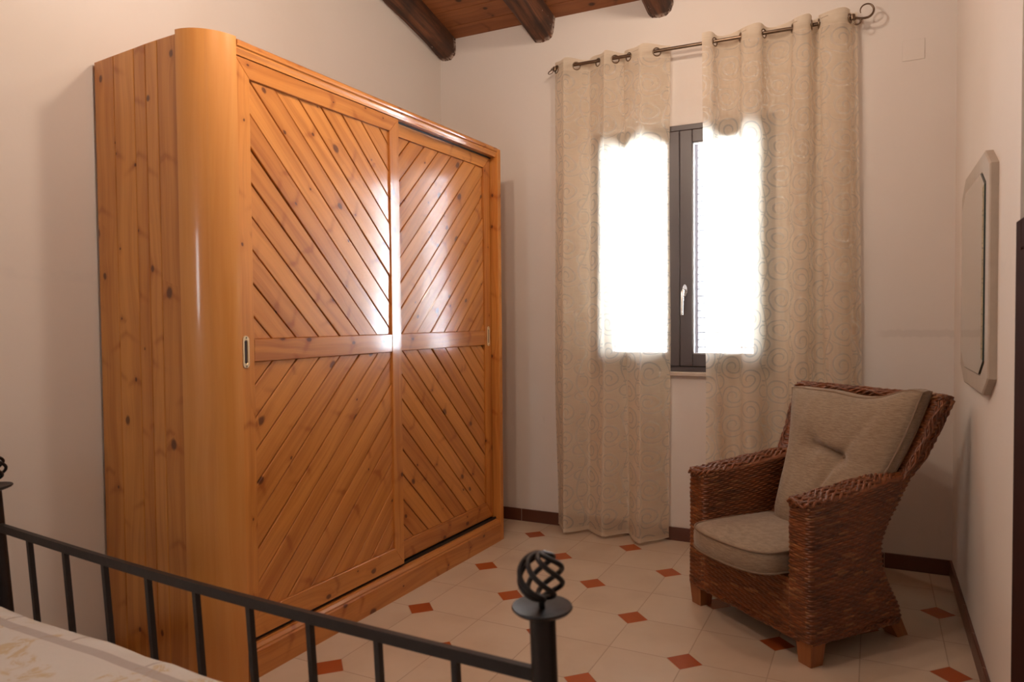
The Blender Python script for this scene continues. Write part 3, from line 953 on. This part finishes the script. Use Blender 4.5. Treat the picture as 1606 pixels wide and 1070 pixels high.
def roll(path, r, name, parent, flat=1.0):
    """a braided rim: strands wound along the path"""
    b = MB(); path = [Vector(p) for p in path]
    n = len(path)
    for k in range(9):
        pts = []
        for i in range(n):
            t = (path[min(i + 1, n - 1)] - path[max(0, i - 1)]).normalized()
            s = t.cross(Vector((0, 0, 1))).normalized(); u = s.cross(t)
            a = 2 * PI * k / 9 + .9 * math.sin(i * .9 + k * 1.3) + i * .12
            pts.append(path[i] + s * math.cos(a) * r + u * math.sin(a) * r * flat)
        b.tube(pts, [r * .40 + .0006 * math.sin(i * 1.7 + k * 2) for i in range(n)], 6, k=.9)
    # uv rows differ per strand
    m = 0; per = len(b.f) // 9
    for q in range(len(b.f)):
        k = q // per
        b.uv[q] = [(u_ , v_ + k * 3 + 1) for (u_, v_) in b.uv[q]]
    b.tube(path, r * .8, 8)
    return b.build(name, M['wicker'], parent, smooth=True)
def arm(sx):
    xo = .357; xi = .243
    def ringf(z):
        t = max(0, min(1, (z - .095) / .5))
        fl = .012 * max(0, (.3 - z) / .2)                     # slight flare at the foot
        ye = yback(z) - .030
        # outline: front edge at y = 0, outer side drawing in slightly to the rear
        o = xo + fl * .4; r = .022
        pts = []
        for i in range(6):
            a = -PI / 2 + (PI / 2) * i / 5; pts.append((o - r + r * math.cos(a), .0 + r + r * math.sin(a)))
        inw = .028 * (1 - .4 * t)
        for i in range(1, 7): pts.append((o - inw * (i / 6) ** 1.6 + .006 * math.sin(i / 6 * PI), r + (ye - r) * i / 6))
        pts.append((xi - .02, ye)); 
        for i in range(6):
            a = PI + (PI / 2) * i / 5; pts.append((xi + r + r * math.cos(a), .0 + r + r * math.sin(a)))
        if sx < 0: pts = [(-x, y) for x, y in pts][::-1]
        return pts
    zt = .600
    topf = lambda x, y: .055 * max(0, y) / .5
    b, P, n = weave_loft('arm', ringf, zlist(.092, zt), topf)
    # domed cap
    k = len(P[0]) - 1
    c = Vector((sx * .30, .25, zt + .04))
    ring = [Vector(P[i][k]) for i in range(n)]
    caps = []
    for i in range(n):
        p = ring[i]; q = Vector((sx * .30, p.y, p.z)); col = []; 
        for s in range(6):
            t = s / 5; a = t * PI / 2
            col.append(tuple(q + (p - q) * math.cos(a) * 1.0 + Vector((0, 0, .018 * math.sin(a)))))
        caps.append(col)
    UVc = [[(P[i][k][1] * 1.0, 90 + s * 1.3) for s in range(6)] for i in range(n)]
    b.grid(caps, UVc, closed_u=True)
    o = b.build('arm', M['wicker'], chair, smooth=True)
    # rolled rims: around the front of the top
    y = [i / 30 * .475 for i in range(31)]
    for xr, up, dr in ((.343, .004, .024), (.316, .009, .016), (.288, .010, .008), (.260, .005, 0)):
        roll([(sx * (xr - dr * (t / .475) ** 1.6), .012 + t, zt + up + topf(0, t)) for t in y], .0150, 'arm_rim', o)
    roll([(sx * (.25 + .10 * i / 10), .010, zt + .004) for i in range(11)], .0145, 'arm_rim', o)
    return o
arm(1); arm(-1)
# back slab
def hw(z):
    K = [(0, .345), (.1, .345), (.2, .335), (.35, .318), (.5, .325), (.65, .338), (.8, .362), (.97, .388)]
    for (z0, a), (z1, c) in zip(K, K[1:]):
        if z <= z1: return a + (c - a) * (z - z0) / (z1 - z0)
    return K[-1][1]
def backring(z):
    y1 = yback(z); th = .070
    w = hw(z)
    # rear bows out a little
    pts = []; r = .020
    base = rrect(-w, w, y1 - th, y1, r)
    out = []
    for i in range(len(base)):
        a = base[i]; c = base[(i + 1) % len(base)]
        L = math.hypot(c[0] - a[0], c[1] - a[1]); m = max(1, int(L / .06))
        for q in range(m):
            x = a[0] + (c[0] - a[0]) * q / m; y = a[1] + (c[1] - a[1]) * q / m
            bow = .022 * (1 - (x / w) ** 2)
            out.append((x, y + bow - .012))
    return out
b, P, n = weave_loft('backrest', backring, zlist(.092, .955))
k = len(P[0]) - 1
caps = []
for i in range(n):
    p = Vector(P[i][k]); q = Vector((p.x * .97, yback(.955) - .035, p.z)); col = []
    for s in range(6):
        a = s / 5 * PI / 2; col.append(tuple(q + (p - q) * math.cos(a) + Vector((0, 0, .014 * math.sin(a)))))
    caps.append(col)
b.grid(caps, [[(P[i][k][0], 130 + s * 1.2) for s in range(6)] for i in range(n)], closed_u=True)
back = b.build('backrest', M['wicker'], chair, smooth=True)
yy = yback(.955)
for dy in (-.066, -.040, -.014):
    roll([(-.385 + .77 * i / 40, yy + dy + .012 * (1 - ((i - 20) / 20) ** 2), .962 + (.006 if dy == -.04 else 0)) for i in range(41)], .0125, 'back_rim', back)
for sx in (-1, 1):
    roll([(sx * (hw(z) - .004), yback(z) - .072, z) for z in [.61 + .35 * i / 26 for i in range(27)]], .0115, 'back_rim', back)
    roll([(sx * (hw(z) - .004 - .010 * max(0, min(1, (.74 - z) / .1))), yback(z) - .018 - .022 * max(0, min(1, (.74 - z) / .1)), z) for z in [.62 + .34 * i / 26 for i in range(27)]], .0115, 'back_rim', back)
# front apron
b, P, n = weave_loft('front_apron', lambda z: rrect(-.30, .30, .004, .045, .008), zlist(.092, .31))
b.face([(-.30, .004, .31), (.30, .004, .31), (.30, .045, .31), (-.30, .045, .31)], [(0, 1)] * 4)
b.build('front_apron', M['wicker'], chair, smooth=True)
roll([(-.30 + .6 * i / 30, .006, .096) for i in range(31)], .009, 'apron_rim', chair)
roll([(.352, .02 + .46 * i / 30, .096) for i in range(31)], .009, 'apron_rim', chair)
roll([(-.352, .02 + .46 * i / 30, .096) for i in range(31)], .009, 'apron_rim', chair)
b = MB(); b.box((-.27, .03, .24), (.27, .45, .305), 0, .01); b.build('seat_deck', M['wicker'], chair)
# legs
def leg(cx, cy, dx, dy):
    b = MB(); w0, w1 = .040, .030; t, z1 = 0, .125
    r = random.randrange(1, 90) * 10 + 5
    lo = [(cx + dx + sx * w1, cy + dy + sy * w1, 0) for sx, sy in ((-1, -1), (1, -1), (1, 1), (-1, 1))]
    hi = [(cx + sx * w0, cy + sy * w0, z1) for sx, sy in ((-1, -1), (1, -1), (1, 1), (-1, 1))]
    for i in range(4):
        j = (i + 1) % 4; b.face([lo[i], lo[j], hi[j], hi[i]], [(0, r + i * .1), (0, r + i * .1 + .07), (.12, r + i * .1 + .07), (.12, r + i * .1)])
    b.face(lo[::-1]); b.face(hi)
    b.build('leg', M['leg_wood'], chair)
leg(-.320, .046, .0, .0); leg(.318, .046, .0, .0); leg(.272, .485, .012, .075); leg(-.272, .485, -.012, .075)
# seat cushion: box cushion with a bowed front
def seat_outline(n=72):
    pts = []
    # front bow
    for i in range(25):
        t = -1 + 2 * i / 24; x = .232 * math.sin(t * PI / 2); y = -.135 + .125 * (abs(t) ** 2.4)
        pts.append((x, y))
    pts += [(.236, .06), (.236, .20), (.230, .35), (.20, .375), (0, .38), (-.20, .375), (-.230, .35), (-.236, .20), (-.236, .06)]
    return pts
ol = seat_outline()
def ring_at(f, z): return [((x) * f, (y - .12) * f + .12, z) for x, y in ol]
b = MB()
zs_ = [(.90, .322), (.97, .318), (1.005, .332), (1.012, .356), (1.008, .384), (.985, .404)]
rings = [ring_at(f, z) for f, z in zs_]
for f in (.93, .82, .66, .48, .28, .1): rings.append([(x, y, z + 0) for x, y, z in ring_at(f, .404 + .030 * (1 - f ** 2) ** .8)])
P = [[rings[j][i] for j in range(len(rings))] for i in range(len(ol))]
b.grid(P, closed_u=True); b.face([p[-1] for p in P])
sc_ = b.build('seat_cushion', M['cushion'], chair, smooth=True)
b = MB()
for f, z in ((.993, .405), (1.002, .325)): b.tube([(x * f, (y - .12) * f + .12, z) for x, y in ol], .0045, 8, closed=True)
b.build('piping', M['piping'], sc_, smooth=True)
# back cushion: trapezoid pillow leaning on the backrest
def cedge(u, v):
    wid = .178 + .160 * v
    x = u * wid + .058 - .058 * v ** 2.5
    top = .968 + .016 * u - .026 * math.exp(-((u - .25) / .45) ** 2) + .020 * math.exp(-((u - .82) / .22) ** 2) + .006 * math.exp(-((u + .9) / .2) ** 2)
    z = .392 + (top - .392) * v
    return x, z
def cu(u, v, side):
    """u -1..1 across, v 0..1 up; side +1 front, -1 rear"""
    x, z = cedge(u, v)
    yb0 = yback(max(z, .40)) - .080
    e = (max(0, 1 - abs(u) ** 4)) ** .55 * (max(0, 1 - abs(2 * v - 1) ** 4)) ** .55
    if side < 0: return (x, yb0 - .012 + .006 * e, z)
    bx, bv = .20, .56
    dx_, dv = (u - bx), (v - bv)
    d = .036 * math.exp(-(dx_ ** 2 / .03 + dv ** 2 / .004))
    d += .030 * math.exp(-((u + .38) ** 2 / .03 + (dv - .05) ** 2 / .006))
    # long horizontal fold left of the button, a second one falling away below, a soft one rising to the right
    d += .044 * math.exp(-((dv + .05 * dx_ - .02 * math.sin((u + .4) * 5)) ** 2) / .0009) * math.exp(-((u + .05) ** 2) / .09)
    d += .028 * math.exp(-((dx_ + .55 * (bv - v)) ** 2) / .007) * max(0, min(1, (bv - v) * 8)) * math.exp(-(bv - v) * 2.2)
    d += .030 * math.exp(-((dx_ - 1.5 * (v - bv) * .8) ** 2) / .012) * max(0, min(1, (v - bv) * 7)) * math.exp(-(v - bv) * 6)
    d += .004 * math.sin(u * 21 + v * 3) * (v ** 8) + .007 * noise.noise(Vector((u * 2, v * 3, 2))) + .003 * noise.noise(Vector((u * 7, v * 8, 5)))
    bulge = .056 + .018 * math.exp(-((v - .8) / .22) ** 2) + .014 * math.exp(-((v - .25) / .2) ** 2)
    return (x, yb0 - .070 - bulge * e + d * e, z)
b = MB(); nu, nv = 80, 70
for side in (1, -1):
    P = [[cu(-1 + 2 * i / nu, j / nv, side) for j in range(nv + 1)] for i in range(nu + 1)]
    if side < 0: P = P[::-1]
    b.grid(P)
uvs = [(-1, j / 20) for j in range(21)] + [(-1 + 2 * i / 24, 1) for i in range(1, 25)] + [(1, 1 - j / 20) for j in range(1, 21)] + [(1 - 2 * i / 24, 0) for i in range(1, 24)]
P = []
for (u_, v_) in uvs:
    f = Vector(cu(u_, v_, 1)); g = Vector(cu(u_, v_, -1)); c_ = Vector((.045, f.y, .68))
    col_ = []
    for q_ in range(6):
        t = q_ / 5; p_ = f.lerp(g, t); o_ = Vector((p_.x - c_.x, 0, p_.z - c_.z)).normalized()
        col_.append(tuple(p_ + o_ * .008 * math.sin(t * PI)))
    P.append(col_)
b.grid(P, closed_u=True)
bc = b.build('back_cushion', M['cushion'], chair, smooth=True, angle=.9)
b = MB(); b.tube([cu(*q_, 1) for q_ in uvs], .0048, 8, closed=True); b.build('piping', M['piping'], bc, smooth=True)
b = MB(); b.tube([cu(*q_, -1) for q_ in uvs], .0048, 8, closed=True); b.build('piping', M['piping'], bc, smooth=True)
b = MB(); p = Vector(cu(.20, .56, 1)); b.lathe([(0, -.004), (.010, -.003), (.011, .0), (.006, .005), (0, .006)], (0, 0, 0), 14)
for i in range(len(b.v)): v_ = b.v[i]; b.v[i] = (p.x + v_[0], p.y - v_[2] - .002, p.z + v_[1])
b.build('button', M['piping'], bc, smooth=True)

# ------------------------------------------------------------------ bed
RR = Vector((1.313, -1.50, 0)); LL = Vector((-.650, -1.37, 0))
BW = (RR - LL).length; BA = math.atan2((RR - LL).y, (RR - LL).x)
bed = empty('bed', (LL.x, LL.y, 0), BA)            # local x along the footboard, -y towards the head
tag(bed, 'black wrought iron bed with barred footboard and knobbed posts', 'bed')
LEAN = .062
def ly(z): return -LEAN * (z - .66)                # footboard leans a little towards the mattress
HR = .663
def railz(t): return HR + .0 - .016 * math.sin(PI * t) - .0 * t
b = MB()
n = 40
# top rail: rectangular bar
pr = [(-.007, -.012), (.007, -.012), (.007, .012), (-.007, .012)]
P = []
for (dy, dz) in pr: P.append([(BW * i / n, ly(railz(i / n)) + dy, railz(i / n) + dz) for i in range(n + 1)])
b.grid(P, closed_u=True); b.build('top_rail', M['iron'], bed)
b = MB(); b.box((0, ly(.27) - .008, .255), (BW, ly(.27) + .008, .285), 0, .002); b.build('lower_rail', M['iron'], bed)
bal0 = None
xs_b = [.223, .400, .574, .752, .935, 1.122, 1.314, 1.510, 1.707]
for k, xk in enumerate(xs_b):
    xk = BW * (k + 1) / 10.0
    t = xk / BW
    b = MB(); r = .0068; z0, z1 = .27, railz(t)
    P = []
    for (dx, dy) in ((-r, -r), (r, -r), (r, r), (-r, r)): P.append([(xk + dx, ly(z0) + dy, z0), (xk + dx, ly(z1) + dy, z1)])
    b.grid(P, closed_u=True); b.build('baluster', M['iron'], bed)
def post(x):
    b = MB(); r = .0235; zt = .782
    pts = [(x, ly(z), z) for z in (0.0, .2, .5, zt)]
    b.tube(pts, r, 20)
    o = b.build('post', M['iron'], bed, smooth=True, angle=.8)
    b = MB(); c = (x, ly(.79), .782)
    b.lathe([(0, -.004), (.030, -.004), (.050, .004), (.0545, .009), (.053, .012), (.035, .008), (.012, .007), (0, .007)], c, 40)
    b.build('post_cap', M['iron'], o, smooth=True, angle=.7)
    b = MB(); c = Vector((x, ly(.85), .848)); R_ = .040
    b.tube([(x, ly(.79), .785), (x, ly(.85), .812)], .0058, 10)
    for k in range(6):
        pts = []
        for i in range(25):
            t = i / 24; ph = -PI / 2 + PI * t; a = 2 * PI * k / 6 - 1.2 * PI * (t - .5)
            rr = R_ * math.cos(ph); pts.append(c + Vector((rr * math.cos(a), rr * math.sin(a), R_ * math.sin(ph))))
        b.tube(pts, .0048, 7)
    b.lathe([(0, -.006), (.009, -.004), (.009, .002), (0, .005)], (c.x, c.y, c.z + R_), 12)
    b.lathe([(0, -.006), (.009, -.004), (.009, .004), (0, .005)], (c.x, c.y, c.z - R_), 12)
    b.build('finial', M['iron'], o, smooth=True)
post(0); post(BW)
for x in (.03, BW - .06):
    b = MB(); b.box((x, -2.25, .24), (x + .03, -.02, .30), 1, .003)
    b.build('side_rail', M['iron'], bed)
b = MB()
for x in (0, BW): b.tube([(x, -2.25, 0), (x, -2.25, 1.1)], .0235, 16)
b.tube([(0, -2.25, 1.0), (BW, -2.25, 1.0)], .012, 8); b.tube([(0, -2.25, .27), (BW, -2.25, .27)], .012, 8)
b.build('headboard', M['iron'], bed, smooth=True, angle=.8)
# mattress with its bedspread (lies on the bed: a thing of its own)
q = empty('bedspread', (LL.x, LL.y, 0), BA)
bs = MB()
X0, X1, Y1, Y0, ZT, ZB = .15, 1.90, -.102, -2.18, .525, .20
def rr_ring(inset, z, r=.14):
    pts = []
    x0, x1, y0, y1 = X0 + inset, X1 - inset, Y0 + inset, Y1 - inset; r = max(.02, r - inset)
    for cx, cy, a0 in ((x1 - r, y0 + r, -PI / 2), (x1 - r, y1 - r, 0), (x0 + r, y1 - r, PI / 2), (x0 + r, y0 + r, PI)):
        for i in range(9): a = a0 + (PI / 2) * i / 8; pts.append((cx + r * math.cos(a), cy + r * math.sin(a), z))
    # subdivide long sides
    out = []
    for i in range(len(pts)):
        a = Vector(pts[i]); c = Vector(pts[(i + 1) % len(pts)]); m = max(1, int((c - a).length / .05))
        for k in range(m): out.append(a + (c - a) * k / m)
    return out
ref = rr_ring(0, 0); prof = [(-.012, ZB), (-.008, .35), (.0, .44), (.006, .475), (.018, .499), (.036, .515), (.06, .522), (.09, .525), (.16, .527), (.3, .528), (.5, .530), (.7, .53)]
def samp(inset, z):
    out = []
    c = Vector(((X0 + X1) / 2, (Y0 + Y1) / 2, 0)); hx, hy = (X1 - X0) / 2, (Y1 - Y0) / 2
    for p in ref:
        d = p - c; f = Vector((d.x * (1 - inset / hx), d.y * (1 - inset / hy), 0))
        w = .006 * noise.noise(Vector((p.x * 4, p.y * 4, z * 3))) + .004 * noise.noise(Vector(((c.x + f.x) * 9, f.y * 9, 4)))
        out.append((c.x + f.x + w * .5, c.y + f.y + w * .5, z + w))
    return out
R_ = [samp(i, z) for i, z in prof]
P = [[R_[j][i] for j in range(len(R_))] for i in range(len(ref))]
# object space for the pattern starts at the foot edge
sh = Vector((X0, Y1, 0))
P = [[tuple(Vector(p) - sh) for p in r] for r in P]
bs.grid(P, closed_u=True); bs.face([p[-1] for p in P]); bs.face([p[0] for p in P][::-1])
o = bs.build('spread', M['quilt'], q, smooth=True); o.location = sh; o.rotation_euler.z = .034
tag(q, 'cream bedspread with taupe bands tucked over the mattress', 'bedspread')
b = MB(); b.box((.05, -2.2, .235), (1.92, -.10, .262), 0, .002); b.build('slat_base', M['carcass'], bed)

# ------------------------------------------------------------------ light
w = bpy.data.worlds.new('sky'); sc.world = w; w.use_nodes = True
bg = w.node_tree.nodes['Background']; bg.inputs[0].default_value = (.86, .93, 1.0, 1); bg.inputs[1].default_value = 14.0
def area(name, loc, rot, sx, sy, power, col, spread=PI):
    l = bpy.data.lights.new(name, 'AREA'); l.shape = 'RECTANGLE'; l.size = sx; l.size_y = sy; l.energy = power; l.color = col; l.spread = spread
    o = bpy.data.objects.new(name, l); COL.objects.link(o); o.location = loc; o.rotation_euler = rot; return o
def point(name, loc, power, col, r):
    l = bpy.data.lights.new(name, 'POINT'); l.energy = power; l.color = col; l.shadow_soft_size = r
    o = bpy.data.objects.new(name, l); COL.objects.link(o); o.location = loc; return o
area('daylight', (.83, YB + .9, 1.85), (math.radians(-90 - 8), 0, 0), 3.8, 1.9, 1400, (.82, .91, 1.0))
point('ceiling_lamp', (.50, -1.15, 2.85), 37, (1.0, .80, .64), .06)
point('ceiling_lamp_bulb', (.62, -.62, 2.75), 23, (1.0, .80, .64), .05)
point('second_lamp', (1.0, .4, 3.2), 18, (1.0, .81, .66), .05)

# ------------------------------------------------------------------ camera
cam = bpy.data.cameras.new('camera'); co = bpy.data.objects.new('camera', cam); COL.objects.link(co)
yaw, pit, rol = 0.44758507, -0.02970863, -0.00790958
cy_, sy_, cp, sp, cr, sr = math.cos(yaw), math.sin(yaw), math.cos(pit), math.sin(pit), math.cos(rol), math.sin(rol)
fw = Vector((-sy_ * cp, cy_ * cp, sp)); rt = Vector((cy_, sy_, 0)); up = rt.cross(fw)
rt, up = rt * cr + up * sr, -rt * sr + up * cr
mw = Matrix(((rt.x, up.x, -fw.x, 1.8406), (rt.y, up.y, -fw.y, -2.6356), (rt.z, up.z, -fw.z, 1.3019), (0, 0, 0, 1)))
co.matrix_world = mw
cam.sensor_width = 36; cam.lens = 1112.83 / 1606 * 36
cam.shift_x = -(836.39 - 803) / 1606; cam.shift_y = (533.886 - 535) / 1606
cam.dof.use_dof = True; cam.dof.focus_distance = 3.9; cam.dof.aperture_fstop = 3.8
sc.camera = co
sc.view_settings.view_transform = 'Standard'; sc.view_settings.look = 'None'; sc.view_settings.gamma = 1
sc.view_settings.use_curve_mapping = False
sc.view_settings.exposure = 0.05
sc.cycles.use_denoising = True
sc.cycles.max_bounces = 10; sc.cycles.transparent_max_bounces = 16
sc.cycles.caustics_reflective = False; sc.cycles.caustics_refractive = False
sc.cycles.sample_clamp_indirect = 6
